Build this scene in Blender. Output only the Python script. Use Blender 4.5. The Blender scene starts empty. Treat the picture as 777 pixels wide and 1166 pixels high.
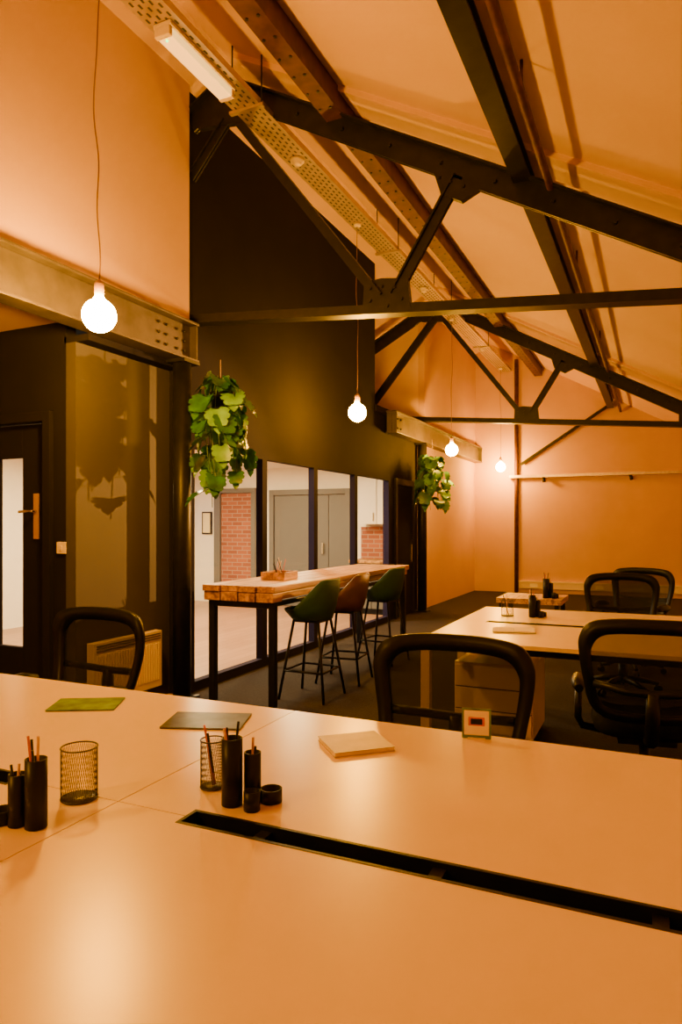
import bpy, bmesh, math, random
from mathutils import Vector, Matrix
random.seed(7)
sc = bpy.context.scene

# ------------------------------------------------------------------ materials
def newmat(name):
    m = bpy.data.materials.new(name); m.use_nodes = True
    nt = m.node_tree; b = nt.nodes.get('Principled BSDF')
    return m, nt, b

def mat(name, col, rough=0.5, metal=0.0, noise=0.0, nscale=8.0, bump=0.0, bscale=60.0, spec=0.5, coat=0.0, em=0.0):
    m, nt, b = newmat(name)
    b.inputs['Roughness'].default_value = rough
    b.inputs['Metallic'].default_value = metal
    b.inputs['Specular IOR Level'].default_value = spec
    b.inputs['Coat Weight'].default_value = coat
    if em:
        b.inputs['Emission Color'].default_value = (*col, 1); b.inputs['Emission Strength'].default_value = em
    tc = nt.nodes.new('ShaderNodeTexCoord')
    n = nt.nodes.new('ShaderNodeTexNoise'); n.inputs['Scale'].default_value = nscale
    n.inputs['Detail'].default_value = 4
    nt.links.new(tc.outputs['Object'], n.inputs['Vector'])
    r = nt.nodes.new('ShaderNodeValToRGB')
    r.color_ramp.elements[0].position = 0.3; r.color_ramp.elements[1].position = 0.7
    lo = [max(0, c*(1-noise)) for c in col]; hi = [min(1, c*(1+noise)) for c in col]
    r.color_ramp.elements[0].color = (*lo, 1); r.color_ramp.elements[1].color = (*hi, 1)
    nt.links.new(n.outputs['Fac'], r.inputs['Fac'])
    nt.links.new(r.outputs['Color'], b.inputs['Base Color'])
    if bump > 0:
        n2 = nt.nodes.new('ShaderNodeTexNoise'); n2.inputs['Scale'].default_value = bscale
        n2.inputs['Detail'].default_value = 3
        nt.links.new(tc.outputs['Object'], n2.inputs['Vector'])
        bp = nt.nodes.new('ShaderNodeBump'); bp.inputs['Strength'].default_value = bump
        bp.inputs['Distance'].default_value = 0.01
        nt.links.new(n2.outputs['Fac'], bp.inputs['Height'])
        nt.links.new(bp.outputs['Normal'], b.inputs['Normal'])
    return m

def emis(name, col, s):
    m, nt, b = newmat(name)
    b.inputs['Base Color'].default_value = (*col, 1)
    b.inputs['Emission Color'].default_value = (*col, 1)
    b.inputs['Emission Strength'].default_value = s
    return m

def see_through(name, col, fac, rough=0.6):
    m = bpy.data.materials.new(name); m.use_nodes = True
    nt = m.node_tree; nt.nodes.clear()
    o = nt.nodes.new('ShaderNodeOutputMaterial'); mx = nt.nodes.new('ShaderNodeMixShader')
    t = nt.nodes.new('ShaderNodeBsdfTransparent'); p = nt.nodes.new('ShaderNodeBsdfPrincipled')
    p.inputs['Base Color'].default_value = (*col, 1); p.inputs['Roughness'].default_value = rough
    p.inputs['Specular IOR Level'].default_value = 0.2
    mx.inputs['Fac'].default_value = fac
    nt.links.new(t.outputs[0], mx.inputs[1]); nt.links.new(p.outputs[0], mx.inputs[2])
    nt.links.new(mx.outputs[0], o.inputs[0])
    return m

def glassmat(name):
    m = bpy.data.materials.new(name); m.use_nodes = True
    nt = m.node_tree; nt.nodes.clear()
    o = nt.nodes.new('ShaderNodeOutputMaterial'); mx = nt.nodes.new('ShaderNodeMixShader')
    t = nt.nodes.new('ShaderNodeBsdfTransparent'); g = nt.nodes.new('ShaderNodeBsdfGlossy')
    t.inputs['Color'].default_value = (0.96, 0.96, 0.96, 1)
    g.inputs['Roughness'].default_value = 0.02
    mx.inputs['Fac'].default_value = 0.06
    nt.links.new(t.outputs[0], mx.inputs[1]); nt.links.new(g.outputs[0], mx.inputs[2])
    nt.links.new(mx.outputs[0], o.inputs[0])
    return m

def brickmat(name, c1, c2, mortar, scale, bw, rh, ms, rough=0.6, coords='YZ', bumpy=0.0):
    m, nt, b = newmat(name)
    tc = nt.nodes.new('ShaderNodeTexCoord'); sp = nt.nodes.new('ShaderNodeSeparateXYZ')
    cb = nt.nodes.new('ShaderNodeCombineXYZ'); br = nt.nodes.new('ShaderNodeTexBrick')
    nt.links.new(tc.outputs['Object'], sp.inputs[0])
    nt.links.new(sp.outputs[coords[0]], cb.inputs[0]); nt.links.new(sp.outputs[coords[1]], cb.inputs[1])
    nt.links.new(cb.outputs[0], br.inputs['Vector'])
    br.inputs['Color1'].default_value = (*c1, 1); br.inputs['Color2'].default_value = (*c2, 1)
    br.inputs['Mortar'].default_value = (*mortar, 1)
    br.inputs['Scale'].default_value = scale; br.inputs['Mortar Size'].default_value = ms
    br.inputs['Brick Width'].default_value = bw; br.inputs['Row Height'].default_value = rh
    nt.links.new(br.outputs['Color'], b.inputs['Base Color'])
    b.inputs['Roughness'].default_value = rough
    return m

def woodmat(name, c1, c2, axis='Y', rough=0.45):
    m, nt, b = newmat(name)
    tc = nt.nodes.new('ShaderNodeTexCoord'); mp = nt.nodes.new('ShaderNodeMapping')
    sc_ = {'Y': (14, 1.2, 14), 'X': (1.2, 14, 14)}[axis]
    mp.inputs['Scale'].default_value = sc_
    n = nt.nodes.new('ShaderNodeTexNoise'); n.inputs['Scale'].default_value = 1.6
    n.inputs['Detail'].default_value = 6; n.inputs['Distortion'].default_value = 0.8
    r = nt.nodes.new('ShaderNodeValToRGB')
    r.color_ramp.elements[0].position = 0.35; r.color_ramp.elements[1].position = 0.65
    r.color_ramp.elements[0].color = (*c1, 1); r.color_ramp.elements[1].color = (*c2, 1)
    nt.links.new(tc.outputs['Object'], mp.inputs[0]); nt.links.new(mp.outputs[0], n.inputs['Vector'])
    nt.links.new(n.outputs['Fac'], r.inputs[0]); nt.links.new(r.outputs[0], b.inputs['Base Color'])
    b.inputs['Roughness'].default_value = rough
    return m

M = {}
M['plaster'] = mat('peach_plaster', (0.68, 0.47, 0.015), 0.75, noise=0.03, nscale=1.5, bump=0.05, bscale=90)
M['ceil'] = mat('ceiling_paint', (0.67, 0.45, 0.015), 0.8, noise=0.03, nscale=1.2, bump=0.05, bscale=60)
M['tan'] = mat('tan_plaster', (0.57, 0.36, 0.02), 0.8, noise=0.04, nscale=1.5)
M['char'] = mat('charcoal_paint', (0.0130, 0.0118, 0.050), 0.85, noise=0.08, nscale=3, bump=0.04, spec=0.1)
M['panel'] = mat('dark_panel_paint', (0.062, 0.057, 0.12), 0.6, noise=0.05, nscale=3, spec=0.25)
M['white'] = mat('white_paint', (0.85, 0.82, 0.74), 0.7, noise=0.02)
M['greydoor'] = mat('grey_door_paint', (0.11, 0.115, 0.13), 0.45, noise=0.03)
M['carpet'] = mat('dark_carpet', (0.026, 0.020, 0.020), 0.95, noise=0.35, nscale=40, bump=0.4, bscale=300, spec=0.2)
M['woodfloor'] = brickmat('plank_floor', (0.36, 0.21, 0.13), (0.28, 0.16, 0.10), (0.15, 0.08, 0.05), 1.0, 1.2, 0.14, 0.004, 0.35, 'YX')
M['brick'] = brickmat('red_brick', (0.32, 0.10, 0.05), (0.22, 0.06, 0.03), (0.30, 0.22, 0.18), 1.0, 0.23, 0.08, 0.008, 0.8, 'XZ')
M['steel'] = mat('dark_painted_steel', (0.014, 0.0135, 0.030), 0.42, 0.2, noise=0.3, nscale=12, bump=0.05, spec=0.3)
M['beam'] = mat('grey_beam_steel', (0.085, 0.072, 0.11), 0.42, 0.4, noise=0.25, nscale=6, bump=0.05)
M['rust'] = mat('brown_oxide_steel', (0.085, 0.034, 0.02), 0.6, 0.1, noise=0.3, nscale=10, spec=0.25)
M['galv'] = mat('galvanised_steel', (0.52, 0.43, 0.45), 0.38, 0.7, noise=0.12, nscale=14)
M['hole'] = mat('slot_dark', (0.03, 0.03, 0.03), 0.8)
M['cream'] = mat('cream_plastic', (0.78, 0.66, 0.35), 0.4, noise=0.02)
M['diff'] = mat('light_diffuser', (0.95, 0.58, 0.12), 0.3, em=1.8)
M['desk'] = mat('white_desk_laminate', (0.84, 0.66, 0.12), 0.28, noise=0.01, spec=0.5)
M['black'] = mat('black_plastic', (0.006, 0.0065, 0.012), 0.4, noise=0.1, spec=0.25)
M['fabric'] = mat('black_fabric', (0.008, 0.009, 0.018), 0.9, noise=0.2, nscale=60, bump=0.3, bscale=400, spec=0.1)
M['mesh'] = see_through('chair_mesh', (0.006, 0.0065, 0.012), 0.74)
M['glass'] = glassmat('window_glass')
M['wood'] = woodmat('bar_wood', (0.16, 0.065, 0.02), (0.56, 0.31, 0.07), 'Y')
M['pencil'] = woodmat('pencil_wood', (0.5, 0.28, 0.1), (0.65, 0.4, 0.16), 'Y')
M['green_v'] = mat('green_velvet', (0.012, 0.055, 0.075), 0.75, noise=0.2, nscale=9)
M['brown_v'] = mat('brown_leather', (0.09, 0.035, 0.025), 0.5, noise=0.2, nscale=9)
M['leaf'] = mat('leaf_green', (0.030, 0.14, 0.015), 0.4, noise=0.5, nscale=10)
M['leaf2'] = mat('leaf_lime', (0.12, 0.34, 0.02), 0.4, noise=0.3, nscale=10)
M['stem'] = mat('stem_green', (0.08, 0.16, 0.03), 0.6)
M['rope'] = mat('jute_rope', (0.35, 0.25, 0.1), 0.9)
M['wire'] = mat('wire_steel', (0.06, 0.055, 0.06), 0.45, 0.5)
M['paperg'] = mat('green_print', (0.10, 0.22, 0.05), 0.4, noise=0.7, nscale=14)
M['paperd'] = mat('dark_print', (0.05, 0.050, 0.06), 0.35, noise=0.7, nscale=12)
M['papery'] = mat('kraft_cover', (0.48, 0.38, 0.04), 0.45, noise=0.12, nscale=14)
M['page'] = mat('paper_pages', (0.80, 0.70, 0.35), 0.7)
M['cardr'] = mat('card_red', (0.5, 0.10, 0.03), 0.5)
M['brass'] = mat('lamp_holder_wood', (0.35, 0.2, 0.06), 0.5)
M['cord'] = mat('lamp_cord', (0.22, 0.12, 0.03), 0.8)
M['chrome'] = mat('satin_steel', (0.6, 0.56, 0.45), 0.25, 1.0)
M['bulb'] = emis('warm_bulb', (1.0, 0.41, 0.012), 700)
M['kitlamp'] = emis('white_lamp', (1.0, 0.67, 0.28), 480)
M['led'] = emis('green_led', (0.1, 1.0, 0.2), 6)
M['screen'] = emis('blue_screen', (0.05, 0.12, 0.6), 1.5)
M['cabwhite'] = mat('white_cabinet', (0.8, 0.76, 0.7), 0.4)

# ------------------------------------------------------------------ builder
class B:
    def __init__(s, name):
        s.name = name; s.bm = bmesh.new(); s.mats = []
    def mi(s, k):
        m = M[k]
        if m not in s.mats: s.mats.append(m)
        return s.mats.index(m)
    def face(s, vs, i, smooth=False):
        try:
            f = s.bm.faces.new(vs); f.material_index = i; f.smooth = smooth; return f
        except ValueError:
            return None
    def quad(s, pts, k):
        s.face([s.bm.verts.new(p) for p in pts], s.mi(k))
    def box(s, x0, x1, y0, y1, z0, z1, k, mtx=None):
        i = s.mi(k)
        c = [Vector((x, y, z)) for x in (x0, x1) for y in (y0, y1) for z in (z0, z1)]
        if mtx: c = [mtx @ v for v in c]
        v = [s.bm.verts.new(p) for p in c]
        for q in ((0,1,3,2),(4,6,7,5),(0,4,5,1),(2,3,7,6),(0,2,6,4),(1,5,7,3)):
            s.face([v[j] for j in q], i)
    def bar(s, p0, p1, w, h, k, off=(0, 0), up=(0, 0, 1)):
        p0 = Vector(p0); p1 = Vector(p1); d = (p1-p0); L = d.length; d.normalize()
        side = d.cross(Vector(up))
        if side.length < 1e-4: side = Vector((1, 0, 0))
        side.normalize(); n = side.cross(d).normalized()
        m = Matrix(((d.x, side.x, n.x, p0.x), (d.y, side.y, n.y, p0.y), (d.z, side.z, n.z, p0.z), (0,0,0,1)))
        s.box(0, L, -w/2+off[0], w/2+off[0], -h/2+off[1], h/2+off[1], k, m)
    def tube(s, pts, r, k, seg=8, closed=False, smooth=True):
        i = s.mi(k); pts = [Vector(p) for p in pts]; n = len(pts); rings = []
        prev = None
        for a in range(n):
            if closed: t = pts[(a+1) % n]-pts[a-1]
            else: t = pts[min(a+1, n-1)]-pts[max(a-1, 0)]
            t.normalize()
            if prev is None:
                u = t.orthogonal().normalized()
            else:
                u = (prev - t*prev.dot(t)).normalized()
            prev = u; w = t.cross(u)
            rr = r[a] if isinstance(r, (list, tuple)) else r
            rings.append([s.bm.verts.new(pts[a]+(u*math.cos(2*math.pi*b/seg)+w*math.sin(2*math.pi*b/seg))*rr) for b in range(seg)])
        m = n if closed else n-1
        for a in range(m):
            A = rings[a]; C = rings[(a+1) % n]
            for b in range(seg):
                s.face([A[b], A[(b+1) % seg], C[(b+1) % seg], C[b]], i, smooth)
        if not closed:
            s.face(rings[0][::-1], i); s.face(rings[-1], i)
    def cyl(s, p0, p1, r0, k, r1=None, seg=20):
        s.tube([p0, p1], [r0, r0 if r1 is None else r1], k, seg)
    def lathe(s, c, prof, k, seg=24, smooth=True):
        i = s.mi(k); c = Vector(c); rings = []
        for r, z in prof:
            if r < 1e-5: rings.append([s.bm.verts.new(c+Vector((0, 0, z)))])
            else: rings.append([s.bm.verts.new(c+Vector((r*math.cos(2*math.pi*b/seg), r*math.sin(2*math.pi*b/seg), z))) for b in range(seg)])
        for A, C in zip(rings, rings[1:]):
            for b in range(seg):
                b2 = (b+1) % seg
                if len(A) == 1 and len(C) == 1: continue
                if len(A) == 1: s.face([A[0], C[b], C[b2]], i, smooth)
                elif len(C) == 1: s.face([A[b], C[0], A[b2]], i, smooth)
                else: s.face([A[b], C[b], C[b2], A[b2]], i, smooth)
    def prismY(s, xz, y0, y1, k):
        i = s.mi(k)
        a = [s.bm.verts.new((x, y0, z)) for x, z in xz]; b = [s.bm.verts.new((x, y1, z)) for x, z in xz]
        s.face(a, i); s.face(b[::-1], i); n = len(xz)
        for j in range(n): s.face([a[j], b[j], b[(j+1) % n], a[(j+1) % n]], i)
    def done(s, loc=(0, 0, 0), rot=0.0, bevel=0.0, scale=1.0):
        bmesh.ops.recalc_face_normals(s.bm, faces=s.bm.faces[:])
        me = bpy.data.meshes.new(s.name); s.bm.to_mesh(me); s.bm.free()
        for m in s.mats: me.materials.append(m)
        o = bpy.data.objects.new(s.name, me); sc.collection.objects.link(o)
        o.location = loc; o.rotation_euler = (0, 0, rot); o.scale = (scale,)*3
        if bevel:
            bv = o.modifiers.new('bevel', 'BEVEL'); bv.width = bevel; bv.segments = 2
            bv.limit_method = 'ANGLE'; bv.angle_limit = math.radians(50)
        return o

def copy(o, loc, rot=0.0):
    c = o.copy(); sc.collection.objects.link(c); c.location = loc; c.rotation_euler = (0, 0, rot); return c

# ------------------------------------------------------------------ room shell
XR, YB, YF = 1.3, -4.0, 16.0
RX, RZ, SL = -3.5, 5.73, 0.55
def cz(x): return RZ-SL*abs(x-RX)

b = B('floor'); b.box(-3.9, XR, YB, YF, -0.1, 0, 'carpet'); b.box(-6.6, -3.9, YB, 3.94, -0.1, 0, 'carpet'); b.done()
b = B('floor_kitchen'); b.box(-8.7, -3.9, 3.94, 11.6, -0.1, 0, 'woodfloor'); b.done()
b = B('ceiling')
b.prismY([(RX, RZ), (XR+.1, cz(XR+.1)), (XR+.1, cz(XR+.1)+.12), (RX, RZ+.12)], YB, YF, 'ceil')
b.prismY([(RX, RZ), (RX, RZ+.12), (-6.2, cz(-6.2)+.12), (-6.2, cz(-6.2))], YB, YF, 'ceil')
b.done()
b = B('ceiling_alcove'); b.box(-6.6, -3.96, YB, 3.94, 3.10, 3.2, 'ceil'); b.done()
b = B('ceiling_kitchen'); b.box(-8.7, -4.07, 4.05, 11.5, 2.62, 2.72, 'white'); b.done()
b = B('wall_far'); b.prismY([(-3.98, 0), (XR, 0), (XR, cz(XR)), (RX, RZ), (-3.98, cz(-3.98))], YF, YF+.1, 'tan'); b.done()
b = B('wall_behind'); b.prismY([(-6.6, 0), (XR, 0), (XR, cz(XR)), (RX, RZ), (-6.6, cz(-6.6))], YB-.1, YB, 'plaster'); b.done()
b = B('wall_right'); b.box(XR, XR+.1, YB, YF, 0, cz(XR)+.02, 'plaster'); b.done()
b = B('wall_left_upper'); b.prismY([(-3.96, 3.33), (-3.86, 3.33), (-3.86, cz(-3.86)), (-3.96, cz(-3.96))], YB, 5.12, 'plaster'); b.done()
b = B('wall_alcove_side'); b.box(-6.7, -6.6, YB, 3.94, 0, 3.2, 'plaster'); b.done()
b = B('wall_charcoal'); b.prismY([(-4.0, 2.33), (-3.9, 2.33), (-3.9, cz(-3.9)), (-4.0, cz(-4.0))], 5.12, 9.76, 'char')
b.box(-4.0, -3.9, 9.76, 10.35, 2.33, 3.35, 'char')
b.box(-4.0, -3.9, 10.35, 11.8, 0, 3.35, 'char'); b.done()
b = B('wall_panel'); b.box(-4.13, -4.03, 3.94, 5.1, 0, 2.93, 'panel')
b.box(-4.15, -3.9, 3.94, 5.1, 2.93, 2.98, 'char'); b.box(-4.13, -3.9, 5.05, 5.12, 0, 2.98, 'char'); b.done()
b = B('wall_door_side')
b.box(-8.7, -5.2, 3.94, 4.04, 0, 3.1, 'char'); b.box(-4.26, -4.13, 3.94, 4.04, 0, 3.1, 'char')
b.box(-5.2, -4.26, 3.94, 4.04, 2.42, 3.1, 'char'); b.done()
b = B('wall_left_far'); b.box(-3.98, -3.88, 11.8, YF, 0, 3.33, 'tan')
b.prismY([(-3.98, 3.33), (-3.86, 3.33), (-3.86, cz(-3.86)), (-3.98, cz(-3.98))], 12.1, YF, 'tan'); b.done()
b = B('wall_recess')
b.prismY([(-6.2, 3.35), (-3.98, 3.35), (-3.98, cz(-3.98)), (-6.2, cz(-6.2))], 12.1, 12.2, 'plaster')
b.prismY([(-6.2, 3.35), (-4.0, 3.35), (-4.0, cz(-4.0)), (-6.2, cz(-6.2))], 9.6, 9.7, 'plaster')
b.box(-6.2, -6.1, 9.7, 12.1, 3.35, cz(-6.2), 'plaster')
b.box(-6.2, -3.88, 9.76, 12.1, 3.27, 3.37, 'char'); b.done()
b = B('wall_kitchen_far')
b.box(-8.7, -3.98, 11.5, 11.6, 0, 2.72, 'white'); b.done()
b = B('wall_brick_panel'); b.box(-7.85, -7.15, 11.44, 11.495, 0, 2.15, 'brick'); b.done()
b = B('wall_kitchen_side'); b.box(-8.8, -8.7, 4.04, 11.6, 0, 2.72, 'white'); b.done()
for i, y in enumerate((5.05, 11.6)):
    b = B('trim_%d' % (i+1))
    p = [(RX+.15, cz(RX+.15)), (XR, cz(XR)), (XR, cz(XR)-.05), (RX+.15, cz(RX+.15)-.05)]
    b.prismY(p, y, y+.38, 'ceil'); b.done()

# ------------------------------------------------------------------ glazing
b = B('window_1'); X0, X1 = -3.94, -3.86
ys = [5.15, 6.45, 7.68, 8.95, 10.3]
for y in ys: b.box(X0, X1, y-.05, y+.05, 0, 2.33, 'char')
for a, c in zip(ys, ys[1:]):
    b.box(X0, X1, a+.05, c-.05, 2.24, 2.33, 'char'); b.box(X0, X1, a+.05, c-.05, 0, .09, 'char')
    b.quad([(-3.9, a+.05, .09), (-3.9, c-.05, .09), (-3.9, c-.05, 2.24), (-3.9, a+.05, 2.24)], 'glass')
b.done()

# kitchen interior
b = B('door_1')
b.box(-6.75, -6.65, 11.42, 11.49, 0, 2.2, 'greydoor'); b.box(-5.15, -5.05, 11.42, 11.49, 0, 2.2, 'greydoor')
b.box(-6.65, -5.15, 11.42, 11.49, 2.1, 2.2, 'greydoor')
b.box(-6.64, -5.5, 11.45, 11.49, 0.01, 2.09, 'greydoor'); b.box(-5.49, -5.16, 11.45, 11.49, 0.01, 2.09, 'greydoor')
b.box(-5.62, -5.58, 11.40, 11.45, 1.0, 1.2, 'chrome'); b.done(bevel=.004)
b = B('trim_brick_frame')
b.box(-8.0, -7.86, 11.40, 11.49, 0, 2.25, 'greydoor'); b.box(-7.14, -7.05, 11.40, 11.49, 0, 2.25, 'greydoor')
b.box(-7.86, -7.14, 11.40, 11.49, 2.16, 2.25, 'greydoor'); b.done()
b = B('kitchen_wall_cabinet')
for i in range(2):
    x = -4.78+i*.36
    b.box(x, x+.35, 11.15, 11.49, 1.55, 2.35, 'cabwhite'); b.box(x+.29, x+.305, 11.12, 11.15, 1.6, 1.75, 'chrome')
b.done(bevel=.004)
b = B('kitchen_base_cabinet')
b.box(-4.85, -4.02, 10.9, 11.48, .88, .93, 'wood'); b.box(-4.85, -4.02, 11.46, 11.48, .93, 1.5, 'brick')
for i in range(2):
    x = -4.83+i*.4
    b.box(x, x+.39, 10.93, 11.45, .1, .88, 'greydoor'); b.box(x+.08, x+.32, 10.915, 10.93, .8, .82, 'chrome')
b.box(-4.8, -4.05, 10.98, 11.45, 0, .1, 'black'); b.done(bevel=.003)
b = B('picture_frame'); b.box(-8.33, -8.1, 11.46, 11.495, 1.35, 1.8, 'black'); b.box(-8.3, -8.13, 11.45, 11.46, 1.38, 1.77, 'page'); b.done()
b = B('wall_monitor'); b.box(-8.69, -8.64, 10.4, 11.3, 1.4, 2.0, 'black'); b.box(-8.64, -8.635, 10.43, 11.27, 1.43, 1.97, 'screen'); b.done()
b = B('breakfast_table'); b.box(-7.9, -7.2, 8.3, 9.3, .92, .97, 'wood')
for x in (-7.85, -7.25):
    for y in (8.35, 9.25): b.box(x-.02, x+.02, y-.02, y+.02, 0, .92, 'black')
b.done()
for i, (x, y) in enumerate([(-5.0, 6.5), (-5.0, 9.3), (-6.9, 6.5), (-6.9, 9.3)]):
    b = B('ceiling_downlight'); b.lathe((x, y, 2.62), [(0, -.03), (.19, -.03), (.20, -.02)], 'kitlamp'); b.lathe((x, y, 2.62), [(.20, -.02), (.23, -.03), (.24, 0)], 'cream'); b.done()

# ------------------------------------------------------------------ steel beams + columns
def ibeam(name, x, y0, y1, z0, z1):
    b = B(name); f = .022
    b.box(x-.09, x+.09, y0, y1, z1-f, z1, 'beam'); b.box(x-.09, x+.09, y0, y1, z0, z0+f, 'beam')
    b.box(x-.008, x+.008, y0, y1, z0+f, z1-f, 'beam')
    for e in (y0, y1):
        yy = e+.02 if e == y0 else e-.03
        b.box(x-.085, x+.085, yy, yy+.012, z0+f, z1-f, 'beam')
    return b
b = ibeam('steel_beam', -3.81, YB, 5.08, 2.98, 3.33)
for yy in (4.62, 4.72, 4.86, 4.96):
    for zz in (3.07, 3.155, 3.24):
        b.cyl((-3.803, yy, zz), (-3.785, yy, zz), .012, 'steel', seg=8)
b.done(bevel=.003)
b = ibeam('steel_beam', -3.78, 10.15, 15.98, 2.98, 3.33)
for yy in (10.25, 10.4, 10.55):
    for zz in (3.08, 3.23): b.cyl((-3.772, yy, zz), (-3.75, yy, zz), .014, 'steel', seg=8)
b.done(bevel=.003)
for i, y in enumerate((4.95, 11.72)):
    b = B('steel_column'); x = -3.81+i*.03
    b.cyl((x, y, 0.02), (x, y, 2.96), .08, 'steel', seg=28)
    b.box(x-.11, x+.11, y-.11, y+.11, 2.95, 2.98, 'steel'); b.box(x-.11, x+.11, y-.11, y+.11, 0, .02, 'steel')
    b.done()

# ------------------------------------------------------------------ trusses
def ch(x): return 3.5-.55*x if x > RX else 3.5-.55*RX-.55*(RX-x)
def tz(x): return 3.103-.0825*x
def truss(y, left):
    b = B('roof_truss')
    def P(x, z): return (x, y, z)
    def angle(p0, p1, w, h, k='steel', flange='top'):
        b.bar(p0, p1, .014, h, k, off=(.016, 0)); b.bar(p0, p1, .014, h, k, off=(-.016, 0))
        o = h/2 if flange == 'top' else -h/2
        b.bar(p0, p1, w, .016, k, off=(0, o))
    xe = .86
    ax = RX
    angle(P(ax, ch(ax+.001)), P(xe, ch(xe)), .17, .18)
    angle(P(left, tz(left)), P(xe, tz(xe)), .13, .08, flange='bottom')
    G = -1.96; gz = tz(G)+.1
    angle(P(G-.08, gz), P(-3.45, 5.2), .10, .07)
    angle(P(G+.06, gz), P(-1.38, ch(-1.38)-.05), .09, .08)
    xl = max(left, -6.1)
    angle(P(xl, ch(xl)), P(ax, ch(ax-.001)), .17, .18)
    if left > -4.2:
        angle(P(-3.5, 5.15), P(left, 5.15-(ax-left)*1.12), .09, .07)
    else:
        angle(P(-3.52, 5.2), P(-4.95, 3.48), .12, .11)
        b.box(-5.15, -4.75, y-.008, y+.008, 3.38, 3.6, 'steel')
    def plate(pts):
        b.prismY(pts, y-.028, y+.028, 'steel')
    plate([(G-.22, gz-.13), (G+.2, gz-.16), (G+.17, gz+.12), (G-.05, gz+.15), (G-.2, gz+.14)])
    plate([(-1.58, ch(-1.58)-.08), (-1.2, ch(-1.2)-.08), (-1.36, ch(-1.36)-.24), (-1.52, ch(-1.52)-.24)])
    plate([(ax-.3, ch(ax)-.28), (ax-.28, ch(ax-.28)+.08), (ax, ch(ax)+.1), (ax+.4, ch(ax+.4)+.05), (ax+.35, ch(ax)-.35)])
    plate([(xe-.55, tz(xe-.55)-.05), (xe+.1, tz(xe)-.08), (xe+.1, ch(xe)+.08), (xe-.55, ch(xe-.55)+.02)])
    def riv(x, z): b.cyl((x, y-.024, z), (x, y-.042, z), .018, 'steel', r1=.011, seg=8)
    x = RX+.3
    while x < .8:
        riv(x, ch(x)+.0); x += .42
    for dx, dz in ((-.15, -.02), (-.15, .08), (-.05, .08), (.06, .06), (.12, -.04), (0, -.08)):
        b.cyl((G+dx, y-.028, gz+dz), (G+dx, y-.042, gz+dz), .014, 'steel', seg=8)
    for dx in (-.14, -.05, .05): riv(-1.39+dx, ch(-1.39+dx)-.12)
    b.done()
truss(5.2, -3.89); truss(11.75, -6.1)

# ------------------------------------------------------------------ purlins
b = B('roof_purlin')
x, z = -2.42, 4.99
b.box(x-.08, x+.08, YB, 15.98, z-.10, z-.085, 'rust'); b.box(x+.065, x+.08, YB, 15.98, z-.085, z+.09, 'rust'); b.box(x-.02, x-.005, YB, 15.98, z-.085, z+.14, 'rust')
y = YB+.2
while y < 15.9:
    for dx in (-.055, .035): b.cyl((x+dx, y, z-.098), (x+dx, y, z-.108), .013, 'steel', seg=6)
    y += .22
b.done()
b = B('roof_purlin')
x, z = -.90, 4.16
b.box(x-.065, x+.065, YB, 15.98, z-.10, z-.082, 'steel'); b.box(x-.012, x+.012, YB, 15.98, z-.082, z+.12, 'steel'); b.box(x-.05, x+.05, YB, 15.98, z+.04, z+.055, 'steel')
b.done()
b = B('ceiling_pipe'); b.tube([(-.70, YB, 3.98), (-.70, 15.98, 3.98)], .027, 'rust', 12)
for y in (1, 4, 7, 10, 13): b.cyl((-.70, y, 3.98), (-.70, y, 4.18), .01, 'rust', seg=6)
b.done()
b = B('wall_conduit'); b.cyl((-2.9, 15.93, 0), (-2.9, 15.93, 5.3), .045, 'rust', seg=12)
b.bar((-2.8, 15.9, 2.9), (-.95, 15.9, 4.1), .05, .06, 'steel'); b.done()

# ------------------------------------------------------------------ cable tray
TX, TZ, TW = -3.14, 5.05, .125
b = B('cable_tray')
b.box(TX-TW, TX+TW, YB, 15.95, TZ-.004, TZ, 'galv')
b.box(TX-TW-.004, TX-TW, YB, 15.95, TZ-.004, TZ+.05, 'galv'); b.box(TX+TW, TX+TW+.004, YB, 15.95, TZ-.004, TZ+.05, 'galv')
y = 1.5; j = 0
while y < 15.8:
    for q, dx in enumerate((-.09, -.045, 0, .045, .09)):
        oy = .04 if q % 2 else 0
        b.box(TX+dx-.008, TX+dx+.008, y+oy, y+oy+.042, TZ-.0055, TZ-.003, 'hole')
    y += .085; j += 1
for y in (2.0, 4.95, 8.3, 10.8, 13.5):
    for s_ in (-1, 1):
        xx = TX+s_*(TW+.02); b.cyl((xx, y, TZ-.02), (xx, y, cz(xx)-.002), .007, 'steel', seg=6)
    b.box(TX-TW-.04, TX+TW+.04, y-.02, y+.02, TZ-.03, TZ-.006, 'galv')
for dx in (-.05, .03): b.tube([(TX+dx, YB, TZ+.02), (TX+dx, 15.9, TZ+.02)], .014, 'black', 6)
b.done()
b = B('emergency_light')
b.box(-.075, .075, 0, .82, -.035, 0, 'cream'); b.box(-.06, .06, .03, .79, -.095, -.03, 'diff')
b.box(-.065, .065, 0, .04, -.10, -.03, 'cream'); b.box(-.065, .065, .78, .82, -.10, -.03, 'cream')
b.lathe((0, .06, -.108), [(0, 0), (.008, 0), (.008, .01)], 'led', 8)
b.done(loc=(TX, 3.85, TZ-.006), bevel=.008)
for y in (5.85, 9.8, 13.6):
    b = B('smoke_detector'); b.lathe((0, 0, 0), [(0, -.06), (.03, -.06), (.045, -.045), (.05, -.03), (.065, -.028), (.07, 0), (0, 0)], 'cream')
    b.done(loc=(TX, y, TZ-.006))

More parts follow.
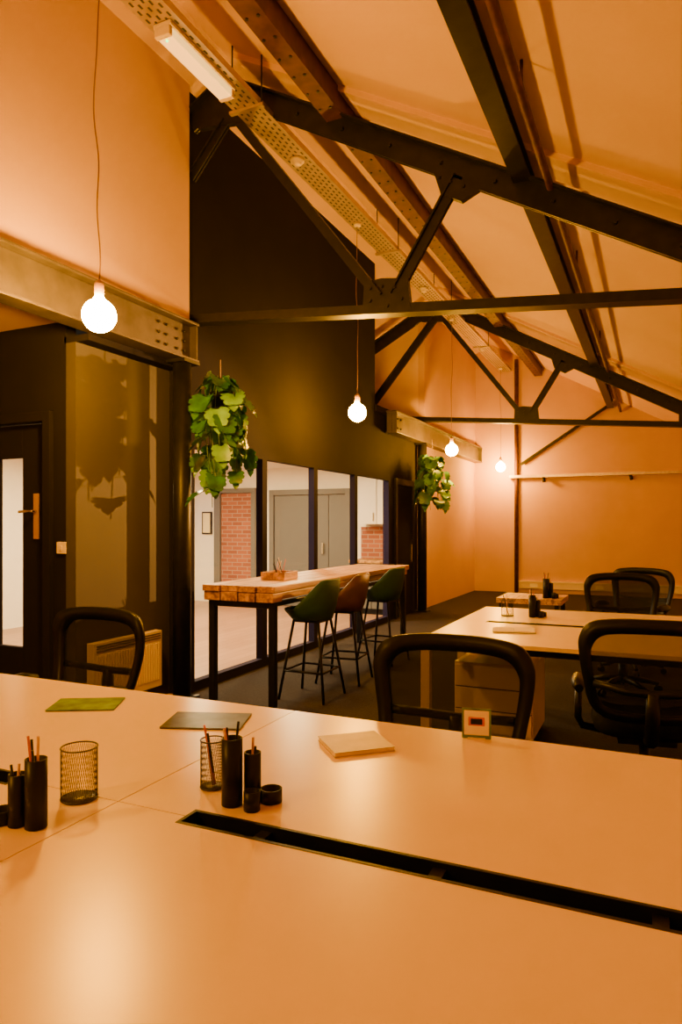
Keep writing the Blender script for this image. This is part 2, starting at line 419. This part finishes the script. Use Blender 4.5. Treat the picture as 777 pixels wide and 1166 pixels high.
# ------------------------------------------------------------------ pendants
def pendant(x, y, z, top, wavy=0.012, r=.09):
    b = B('pendant_lamp')
    prof = []
    for i in range(15):
        a = -math.pi/2 + math.pi*i/14*0.86
        prof.append((r*math.cos(a) if i else 0, r*math.sin(a)))
    zt = prof[-1][1]; prof += [(.03, zt+.018), (.022, zt+.04)]
    b.lathe((0, 0, 0), prof, 'bulb', 24)
    zs = zt+.03
    b.lathe((0, 0, 0), [(.0, zs), (.026, zs), (.030, zs+.02), (.030, zs+.07), (.024, zs+.085), (.008, zs+.10), (0, zs+.10)], 'brass', 20)
    pts = []; H = top-z; n = 40; ph = random.random()*6
    for i in range(n+1):
        t = i/n; a = wavy*math.sin(math.pi*t)
        pts.append((a*math.sin(t*17+ph)+a*2*math.sin(t*5+ph), a*math.cos(t*13), zs+.09+(H-zs-.09)*t))
    b.tube(pts, .0045, 'cord', 6)
    b.lathe((0, 0, H), [(0, -.04), (.04, -.035), (.05, 0), (0, 0)], 'cream', 16)
    b.done(loc=(x, y, z))
PX = -3.17
for y, z in ((3.29, 2.84), (7.38, 2.84), (11.45, 2.81), (15.5, 2.83), (-.8, 2.87)):
    pendant(PX, y, z, TZ-.006, .02 if y == 3.29 else .006, r=.105)

# added out-of-view spotlight, put in to throw the hanging plant's shadow
sp = Vector((1.2, 12.0, 2.72)); tgt = Vector((-3.95, 4.55, 2.0)); dv = (tgt-sp).normalized()
b = B('added_spotlight'); b.box(1.24, 1.30, 11.94, 12.06, 2.66, 2.78, 'black')
b.cyl((1.24, 12.0, 2.72), sp-dv*.02, .012, 'black', seg=8); b.cyl(sp-dv*.10, sp+dv*.02, .045, 'black', seg=18)
so = b.done()
ld = bpy.data.lights.new('added_spot', 'SPOT'); ld.energy = 6500; ld.color = (1, .42, .06); ld.spot_size = math.radians(21); ld.spot_blend = .5; ld.shadow_soft_size = .03
lo = bpy.data.objects.new('added_spot_lamp', ld); sc.collection.objects.link(lo); lo.location = sp+dv*.04
lo.rotation_euler = dv.to_track_quat('-Z', 'Y').to_euler(); lo.parent = so

# ------------------------------------------------------------------ left door, switch, radiator
b = B('door_2'); Y = 3.86
b.box(-5.195, -5.12, 3.80, 3.93, 0, 2.415, 'char'); b.box(-4.34, -4.265, 3.80, 3.93, 0, 2.415, 'char'); b.box(-5.12, -4.34, 3.80, 3.93, 2.34, 2.415, 'char')
b.box(-5.11, -4.9, Y, Y+.045, 0.01, 2.33, 'char'); b.box(-4.62, -4.35, Y, Y+.045, 0.01, 2.33, 'char')
b.box(-4.9, -4.62, Y, Y+.045, 0.01, .55, 'char'); b.box(-4.9, -4.62, Y, Y+.045, 2.07, 2.33, 'char')
b.quad([(-4.9, Y+.02, .55), (-4.62, Y+.02, .55), (-4.62, Y+.02, 2.07), (-4.9, Y+.02, 2.07)], 'glass')
b.box(-4.49, -4.43, Y-.012, Y, 1.42, 1.78, 'brass'); b.cyl((-4.46, Y-.01, 1.64), (-4.46, Y-.06, 1.64), .012, 'chrome', seg=10)
b.tube([(-4.46, Y-.055, 1.64), (-4.52, Y-.06, 1.64), (-4.60, Y-.055, 1.635)], .012, 'chrome', 8)
b.done(loc=(0, .1, 0), bevel=.003)
b = B('light_switch'); b.box(-4.175, -4.085, 3.925, 3.94, 1.31, 1.40, 'cream'); b.box(-4.142, -4.118, 3.918, 3.926, 1.335, 1.375, 'cream'); b.done(loc=(-.04, 0, 0), bevel=.003)
b = B('panel_heater')
b.box(-4.025, -3.98, 4.1, 4.75, .2, .56, 'cream'); b.box(-3.98, -3.91, 4.0, 4.80, .14, .62, 'cream')
for i in range(25):
    y = 4.03+i*.03; b.box(-3.912, -3.902, y, y+.012, .2, .52, 'cream')
for i in range(3): b.box(-3.912, -3.904, 4.03, 4.78, .55+i*.02, .56+i*.02, 'greydoor')
b.done(bevel=.003)
b = B('door_3')
b.box(-3.9, -3.86, 10.6, 10.68, 0, 2.3, 'steel'); b.box(-3.9, -3.86, 11.45, 11.53, 0, 2.3, 'steel'); b.box(-3.9, -3.86, 10.68, 11.45, 2.2, 2.3, 'steel')
b.box(-3.9, -3.875, 10.69, 11.44, .01, 2.19, 'char'); b.box(-3.875, -3.84, 11.33, 11.36, .9, 1.2, 'chrome'); b.done(bevel=.003)

b = B('wall_trunking'); b.box(-2.85, XR, 15.94, 15.995, .10, .27, 'cream'); b.box(-2.85, XR, 15.92, 15.94, .24, .27, 'cream')
for x in (-2.6, -2.3, -1.2, -.4): b.box(x, x+.16, 15.925, 15.94, .13, .21, 'white')
b.done()
b = B('wall_light_track'); b.box(-3.05, XR, 15.85, 15.99, 2.60, 2.66, 'galv')
for x in (-2.3, -.5): b.cyl((x, 15.9, 2.60), (x+.02, 15.86, 2.50), .035, 'black', seg=10)
b.done()

# ------------------------------------------------------------------ desks
def desk(x0s, yf, ym, yb, zt=.78):
    b = B('office_desk'); t = .026; g = .002; sw = .043
    for x0, x1, ins in x0s:
        a, c = x0+g, x1-g
        sl, sr = x0+.225, x1-ins
        b.box(a, c, yf, ym-sw, zt-t, zt, 'desk'); b.box(a, c, ym+sw, yb, zt-t, zt, 'desk')
        for p, q in ((a, sl), (sr, c)):
            b.box(p, q, ym-sw, ym-g, zt-t, zt, 'desk'); b.box(p, q, ym+g, ym+sw, zt-t, zt, 'desk')
        b.box(sl, sr, ym-sw, ym-sw+.010, zt-.05, zt+.001, 'black'); b.box(sl, sr, ym+sw-.010, ym+sw, zt-.05, zt+.001, 'black')
        b.box(sl, sl+.01, ym-sw+.01, ym+sw-.01, zt-.05, zt+.001, 'black'); b.box(sr-.01, sr, ym-sw+.01, ym+sw-.01, zt-.05, zt+.001, 'black')
        b.box(sl, sr, ym-.10, ym+.10, zt-.16, zt-.15, 'black'); b.box(sl, sr, ym-.10, ym-.09, zt-.15, zt-.03, 'black'); b.box(sl, sr, ym+.09, ym+.10, zt-.15, zt-.03, 'black')
        for k in range(3):
            xx = sl+(sr-sl)*(k+.5)/3; b.box(xx-.015, xx+.015, ym-.033, ym+.033, zt-.03, zt-.012, 'black')
        b.box(a+.1, c-.1, yf+.12, yf+.16, zt-t-.06, zt-t, 'black'); b.box(a+.1, c-.1, yb-.16, yb-.12, zt-t-.06, zt-t, 'black')
    xs = [x0s[0][0]+.03]+[p[1]-.03 for p in x0s]
    for x in xs:
        for yy in (yf+.03, yb-.09, ym-.03):
            b.box(x-.03, x+.03, yy, yy+.06, 0, zt-t, 'desk')
        b.box(x-.03, x+.03, yf+.09, yb-.09, zt-t-.06, zt-t, 'desk')
    return b.done()
desk([(-3.09, -1.33, .38), (-1.33, .43, .2)], .44, 1.45, 2.456)
desk([(-1.43, .42, .2)], 4.37, 5.36, 6.33)

b = B('drawer_pedestal')
b.box(0, .56, 0.02, .56, .03, .54, 'desk')
for i, (z0, z1) in enumerate(((.05, .20), (.21, .36), (.37, .52))): b.box(.01, .55, 0, .02, z0, z1, 'desk')
for z in (.205, .365): b.box(.01, .55, .012, .021, z-.004, z+.004, 'black')
for x in (.05, .5):
    for y in (.06, .5): b.cyl((x, y, 0), (x, y, .03), .02, 'black', seg=8)
b.done(loc=(-1.34, 4.9, 0), bevel=.003)

# ------------------------------------------------------------------ office chair
def spline(pts, n):
    out = []; m = len(pts)
    for i in range(m):
        p0, p1, p2, p3 = (Vector(pts[(i+j-1) % m]) for j in range(4))
        for k in range(n):
            t = k/n
            out.append(.5*((2*p1)+(-p0+p2)*t+(2*p0-5*p1+4*p2-p3)*t*t+(-p0+3*p1-3*p2+p3)*t**3))
    return out
def office_chair():
    b = B('office_chair')
    def full(h): return h+[(-x, z) for x, z in h[-2:0:-1]]
    outer = full([(0, 1.07), (.17, 1.065), (.285, 1.04), (.332, .97), (.335, .89), (.315, .76), (.28, .62), (.19, .55), (0, .54)])
    inner = full([(0, 1.0), (.16, .995), (.235, .975), (.272, .925), (.276, .87), (.262, .76), (.238, .65), (.17, .60), (0, .59)])
    O = spline([(*p, 0) for p in outer], 5); I = spline([(*p, 0) for p in inner], 5)
    def yy(x, z): return .25-.55*x*x+(z-.55)*.16+.05*math.sin((z-.55)*6)
    i = b.mi('black'); n = len(O)
    V = []
    for o_, q in zip(O, I):
        r = []
        for p, dy in ((o_, -.016), (o_, .016), (q, .014), (q, -.014)):
            r.append(b.bm.verts.new((p.x, yy(p.x, p.y)+dy, p.y)))
        V.append(r)
    for a in range(n):
        A, C = V[a], V[(a+1) % n]
        for e in range(4): b.face([A[e], A[(e+1) % 4], C[(e+1) % 4], C[e]], i, True)
    im = b.mi('mesh'); c = Vector((0, .8, 0)); rings = []
    for k in range(6):
        f = k/6
        rings.append([b.bm.verts.new(((q.x)*(1-f), yy(q.x*(1-f), c.y+(q.y-c.y)*(1-f)), c.y+(q.y-c.y)*(1-f))) for q in I])
    cv = b.bm.verts.new((0, yy(0, .8), .8))
    for k in range(5):
        for a in range(n): b.face([rings[k][a], rings[k][(a+1) % n], rings[k+1][(a+1) % n], rings[k+1][a]], im, True)
    for a in range(n): b.face([rings[5][a], rings[5][(a+1) % n], cv], im, True)
    b.tube([(-.262, yy(.262, .72)+.02, .74), (-.12, yy(.12, .72)+.05, .72), (0, yy(0, .7)+.055, .715), (.12, yy(.12, .72)+.05, .72), (.262, yy(.262, .72)+.02, .74)], .02, 'black', 8)
    b.tube([(0, .37, .72), (0, .36, .58), (0, .30, .47), (0, .1, .43)], [.03, .035, .035, .03], 'black', 10)
    im2 = b.mi('fabric'); R = []
    for (s_, z) in ((.9, .44), (1.0, .455), (1.03, .49), (1.0, .525), (.9, .54), (.5, .535)):
        ring = []
        for a in range(32):
            t = 2*math.pi*a/32; cx, sy = math.cos(t), math.sin(t)
            x = .255*s_*abs(cx)**.55*(1 if cx > 0 else -1); y = -.03+.245*s_*abs(sy)**.55*(1 if sy > 0 else -1)
            ring.append(b.bm.verts.new((x, y, z - (.03 if y < -.2 else 0))))
        R.append(ring)
    for A, C in zip(R, R[1:]):
        for a in range(32): b.face([A[a], A[(a+1) % 32], C[(a+1) % 32], C[a]], im2, True)
    b.face(R[0][::-1], im2); b.face(R[-1], im2, True)
    b.box(-.14, .14, -.12, .14, .40, .445, 'black')
    b.cyl((0, 0, .1), (0, 0, .41), .028, 'black', seg=14); b.cyl((0, 0, .1), (0, 0, .26), .042, 'black', seg=14)
    for k in range(5):
        a = 2*math.pi*k/5+.3; dx, dy = math.cos(a), math.sin(a)
        b.tube([(0, 0, .12), (dx*.16, dy*.16, .11), (dx*.32, dy*.32, .075)], [.035, .027, .018], 'black', 8)
        nx, ny = -dy, dx
        for s_ in (-.018, .018):
            b.cyl((dx*.32+nx*s_-nx*.009, dy*.32+ny*s_-ny*.009, .03), (dx*.32+nx*s_+nx*.009, dy*.32+ny*s_+ny*.009, .03), .03, 'black', seg=14)
    for s_ in (-1, 1):
        b.tube([(s_*.2, .02, .43), (s_*.31, .03, .45), (s_*.335, .05, .50), (s_*.33, .06, .66)], .02, 'black', 8)
        b.tube([(s_*.33, -.11, .675), (s_*.33, -.05, .685), (s_*.335, .08, .685), (s_*.33, .16, .675)], [.02, .035, .036, .022], 'black', 10)
    return b
chair = office_chair().done(loc=(-.765, 2.50, 0), rot=.03)
copy(chair, (-2.83, 2.62, 0), -.05)
copy(chair, (-.06, 4.00, 0), math.pi+.12)
copy(chair, (-.28, 6.85, 0), .1)
copy(chair, (-.25, 7.85, 0), -.4)

# ------------------------------------------------------------------ bar table + stools
b = B('bar_table')
x0, x1, y0, y1 = -3.57, -2.87, 4.93, 8.36
n = 4; w = (x1-x0)/n
offs = [.0, .03, .01, .04]
for i in range(n):
    b.box(x0+i*w+.003, x0+(i+1)*w-.003, y0-.02+offs[i], y1+offs[i]-.03, .965, 1.02, 'wood')
b.box(x0+.02, x1-.02, y0+.03, y1-.03, .90, .96, 'wood')
for i in range(n): b.box(x0+i*w+.006, x0+(i+1)*w-.006, y0+.0, y0+.16, .885, .962, 'wood')
for y in (y0+.05, y1-.12):
    for x in (x0+.02, x1-.08): b.box(x, x+.06, y, y+.06, 0, .885, 'black')
    b.box(x0+.08, x1-.08, y, y+.06, .83, .885, 'black')
for x in (x0+.03, x1-.07): b.box(x, x+.04, y0+.11, y1-.12, .845, .885, 'black')
b.done(bevel=.006)

def stool(k):
    b = B('bar_stool'); i = b.mi(k); N = 32
    def ring(r, f, dz=0):
        out = []
        for a in range(N):
            t = 2*math.pi*a/N; s_ = math.sin(t)
            h = .07+.27*max(0, min(1, (s_+.35)/1.1))**1.2
            z = .72+dz+h*f; rr = r*(1+.04*f)
            out.append(b.bm.verts.new((rr*1.05*math.cos(t), rr*s_, z)))
        return out
    R = [ring(.10, 0, -.03), ring(.18, 0, -.02), ring(.215, .3), ring(.235, .7), ring(.24, .97), ring(.228, 1.0), ring(.212, .9), ring(.195, .5), ring(.18, .12, .02), ring(.1, 0, .045)]
    for A, C in zip(R, R[1:]):
        for a in range(N): b.face([A[a], A[(a+1) % N], C[(a+1) % N], C[a]], i, True)
    b.face(R[0][::-1], i, True); b.face(R[-1], i, True)
    for sx in (-1, 1):
        for sy in (-1, 1):
            b.tube([(sx*.12, sy*.12, .70), (sx*.22, sy*.22, .0)], .013, 'black', 8)
    c = .187
    b.tube([(-c, -c, .25), (c, -c, .25), (c, c, .25), (-c, c, .25)], .010, 'black', 8, closed=True)
    b.box(-.13, .13, -.13, .13, .675, .695, 'black')
    return b
for y, k, r in ((5.5, 'green_v', 0), (6.2, 'brown_v', .1), (7.25, 'green_v', -.1)):
    stool(k).done(loc=(-2.80, y, 0), rot=-math.pi/2+r)

# ------------------------------------------------------------------ desktop accessories
def pens(b, x, y, z0, n, h, spread, cols=('black', 'pencil', 'cardr')):
    for i in range(n):
        a = random.random()*6.28; r0 = spread*.4
        p0 = (x+r0*math.cos(a+2.6), y+r0*math.sin(a+2.6), z0+.004); p1 = (x+spread*1.5*math.cos(a), y+spread*1.5*math.sin(a), z0+h*random.uniform(.9, 1.1))
        b.tube([p0, p1], .0035, cols[i % len(cols)], 6)
def organiser(loc, rot, s=1.0):
    b = B('desk_organiser')
    def cup(x, y, r, h, k='black'):
        b.lathe((x, y, 0), [(0, 0), (r, 0), (r, h), (r-.003, h), (r-.003, .006), (0, .006)], k, 24)
    cup(0, 0, .028, .178); cup(.055, .004, .023, .135); cup(.105, .0, .030, .035); cup(.05, -.048, .022, .05)
    pens(b, 0, 0, .006, 4, .215, .014); pens(b, .055, .004, .006, 2, .16, .01)
    b.done(loc=loc, rot=rot, scale=s)
organiser((-1.036, 1.56, .782), .62)
organiser((-1.40, 1.24, .782), 3.3, .95)
organiser((-.92, 5.75, .782), .8)
organiser((-1.2, 8.5, .661), .8, 1.3)
def mesh_cup(loc, r, h, npens):
    b = B('wire_pencil_cup')
    N = 52
    for k in range(N):
        a = 2*math.pi*k/N
        for s_ in (1, -1):
            b.tube([(r*math.cos(a+s_*.5*t), r*math.sin(a+s_*.5*t), h*t) for t in (0, .25, .5, .75, 1)], .00042, 'wire', 4)
    for z in (0.002, h): b.tube([(r*math.cos(2*math.pi*k/32), r*math.sin(2*math.pi*k/32), z) for k in range(32)], .0022, 'wire', 6, closed=True)
    b.lathe((0, 0, 0), [(0, .001), (r, .001), (r, .003), (0, .003)], 'wire', 24)
    if npens: pens(b, 0, 0, .003, npens, h*1.25, r*.5)
    b.done(loc=loc)
mesh_cup((-1.155, 1.64, .782), .034, .135, 3)
mesh_cup((-1.44, 1.42, .782), .048, .14, 0)
mesh_cup((-1.12, 5.75, .782), .05, .13, 2)

def book(name, loc, rot, w, d, h, cover, two=None):
    b = B(name)
    b.box(-w/2, w/2, -d/2, d/2, 0, .002, cover)
    b.box(-w/2+.003, w/2-.003, -d/2+.003, d/2-.003, .002, h-.002, 'page')
    b.box(-w/2, w/2, -d/2, d/2, h-.002, h, cover)
    if two: b.box(-w/2+.02, w/2-.1, -d/2+.02, d/2-.02, h, h+.0006, two)
    b.done(loc=loc, rot=rot)
book('green_leaflet', (-2.16, 2.17, .781), .5, .27, .19, .006, 'paperg')
book('dark_brochure', (-1.56, 2.18, .781), .35, .30, .21, .006, 'paperd')
book('kraft_notebook', (-.93, 2.15, .781), .75, .21, .19, .015, 'papery')
b = B('open_notebook'); b.box(-.14, 0, -.1, .1, 0, .008, 'page'); b.box(.002, .142, -.1, .1, 0, .010, 'page'); b.box(-.145, .147, -.104, .104, -.002, 0, 'paperg'); b.done(loc=(-.92, 4.95, .784), rot=.2)
def label(loc, rot):
    b = B('desk_sign_card')
    b.box(-.05, .05, -.002, .002, 0, .105, 'paperg'); b.box(-.043, .043, -.003, .003, .012, .098, 'page')
    b.box(-.028, .028, -.004, -.003, .045, .075, 'cardr'); b.box(-.02, .02, -.0045, -.004, .05, .07, 'black')
    b.box(-.03, .03, -.01, .03, 0, .003, 'page'); b.done(loc=loc, rot=rot)
label((-.575, 2.40, .781), .2)

b = B('pen_caddy'); b.box(-.12, .12, -.16, .16, 0, .012, 'wood')
for x in (-.12, .108): b.box(x, x+.012, -.16, .16, .012, .07, 'wood')
for y in (-.16, .148): b.box(-.108, .108, y, y+.012, .012, .07, 'wood')
pens(b, 0, .06, .014, 4, .17, .03); pens(b, 0, -.06, .014, 4, .15, .03); b.done(loc=(-3.25, 5.7, 1.022), rot=.1)

b = B('wooden_side_table'); b.box(-1.75, -1.0, 8.3, 9.0, .60, .66, 'wood')
for x in (-1.72, -1.08):
    for y in (8.33, 8.92): b.box(x, x+.05, y, y+.05, 0, .60, 'black')
b.done()

# ------------------------------------------------------------------ hanging plants
half = [(0, .06), (.18, -.08), (.38, -.02), (.5, .16), (.40, .25), (.50, .34), (.46, .48), (.34, .50), (.40, .60), (.31, .74), (.20, .72), (.16, .87), (0, 1.0)]
def leaf(b, pos, d, up, L, k):
    i = b.mi(k); d = d.normalized(); side = d.cross(up).normalized(); n = side.cross(d)
    def P(x, y): return pos + side*(x*L*.95)+d*(y*L)+n*((abs(x)*.22-.28*y*y)*L)
    mids = [b.bm.verts.new(P(0, max(0, min(1, y)))) for x, y in half]
    for s_ in (1, -1):
        o = [mids[0]]+[b.bm.verts.new(P(s_*x, y)) for x, y in half[1:-1]]+[mids[-1]]
        for a in range(len(half)-1):
            vs = [mids[a], o[a], o[a+1], mids[a+1]]
            u = []
            for v in vs:
                if v not in u: u.append(v)
            if len(u) >= 3: b.face(u, i, True)
def plant(loc, H, W, nst, per, seed, Ls=.17, rope=.3):
    random.seed(seed); b = B('hanging_plant')
    b.lathe((0, 0, -.22), [(0, 0), (.07, 0), (.10, .13), (.09, .13), (0, .11)], 'black', 18)
    b.tube([(0, 0, -.1), (0, 0, rope)], .004, 'rope', 5)
    for s_ in range(nst):
        a = 2*math.pi*s_/nst+random.uniform(-.3, .3); ln = H*random.uniform(.5, 1.0); sp = W*random.uniform(.4, 1.0)
        pts = []
        for t in [q/8 for q in range(9)]:
            rr = sp*min(1, t*3)*(1-.25*t); z = -.04+.12*math.sin(min(1, t*4)*math.pi)-ln*max(0, t-.08)
            pts.append(Vector((rr*math.cos(a+.5*t), rr*math.sin(a+.5*t), z)))
        b.tube(pts, .004, 'stem', 5)
        for q in range(per):
            t = (q+.4)/per; j = min(7, int(t*8)); p = pts[j].lerp(pts[j+1], t*8-j) if j < 8 else pts[8]
            aa = a+random.uniform(-1.3, 1.3); out = Vector((math.cos(aa), math.sin(aa), 0))
            st = p+out*random.uniform(.03, .09)+Vector((0, 0, random.uniform(-.02, .05)))
            b.tube([p, st], .0025, 'stem', 4)
            d = out*random.uniform(.3, .9)+Vector((0, 0, random.uniform(-1.0, -.1)))
            leaf(b, st, d, (out+Vector((random.uniform(-.4, .4), random.uniform(-.4, .4), .2))).normalized(), Ls*random.uniform(.75, 1.2), random.choice(['leaf', 'leaf', 'leaf2']))
    b.done(loc=loc)
plant((-3.48, 5.06, 2.78), 1.15, .19, 10, 6, 11, .21, .2)
plant((-3.45, 11.25, 2.62), .95, .22, 8, 5, 5, .23, .36)

# ------------------------------------------------------------------ camera + world
cam = bpy.data.cameras.new('camera'); co = bpy.data.objects.new('camera', cam); sc.collection.objects.link(co)
cam.sensor_fit = 'VERTICAL'; cam.sensor_height = 36; cam.lens = 785/1166*36; cam.shift_y = 15/1166
cam.clip_start = .05
co.location = (0, 0, 1.53); co.rotation_euler = (math.pi/2, 0, math.radians(24.6))
sc.camera = co
w = bpy.data.worlds.new('world'); sc.world = w; w.use_nodes = True
w.node_tree.nodes['Background'].inputs[0].default_value = (.02, .015, .01, 1)
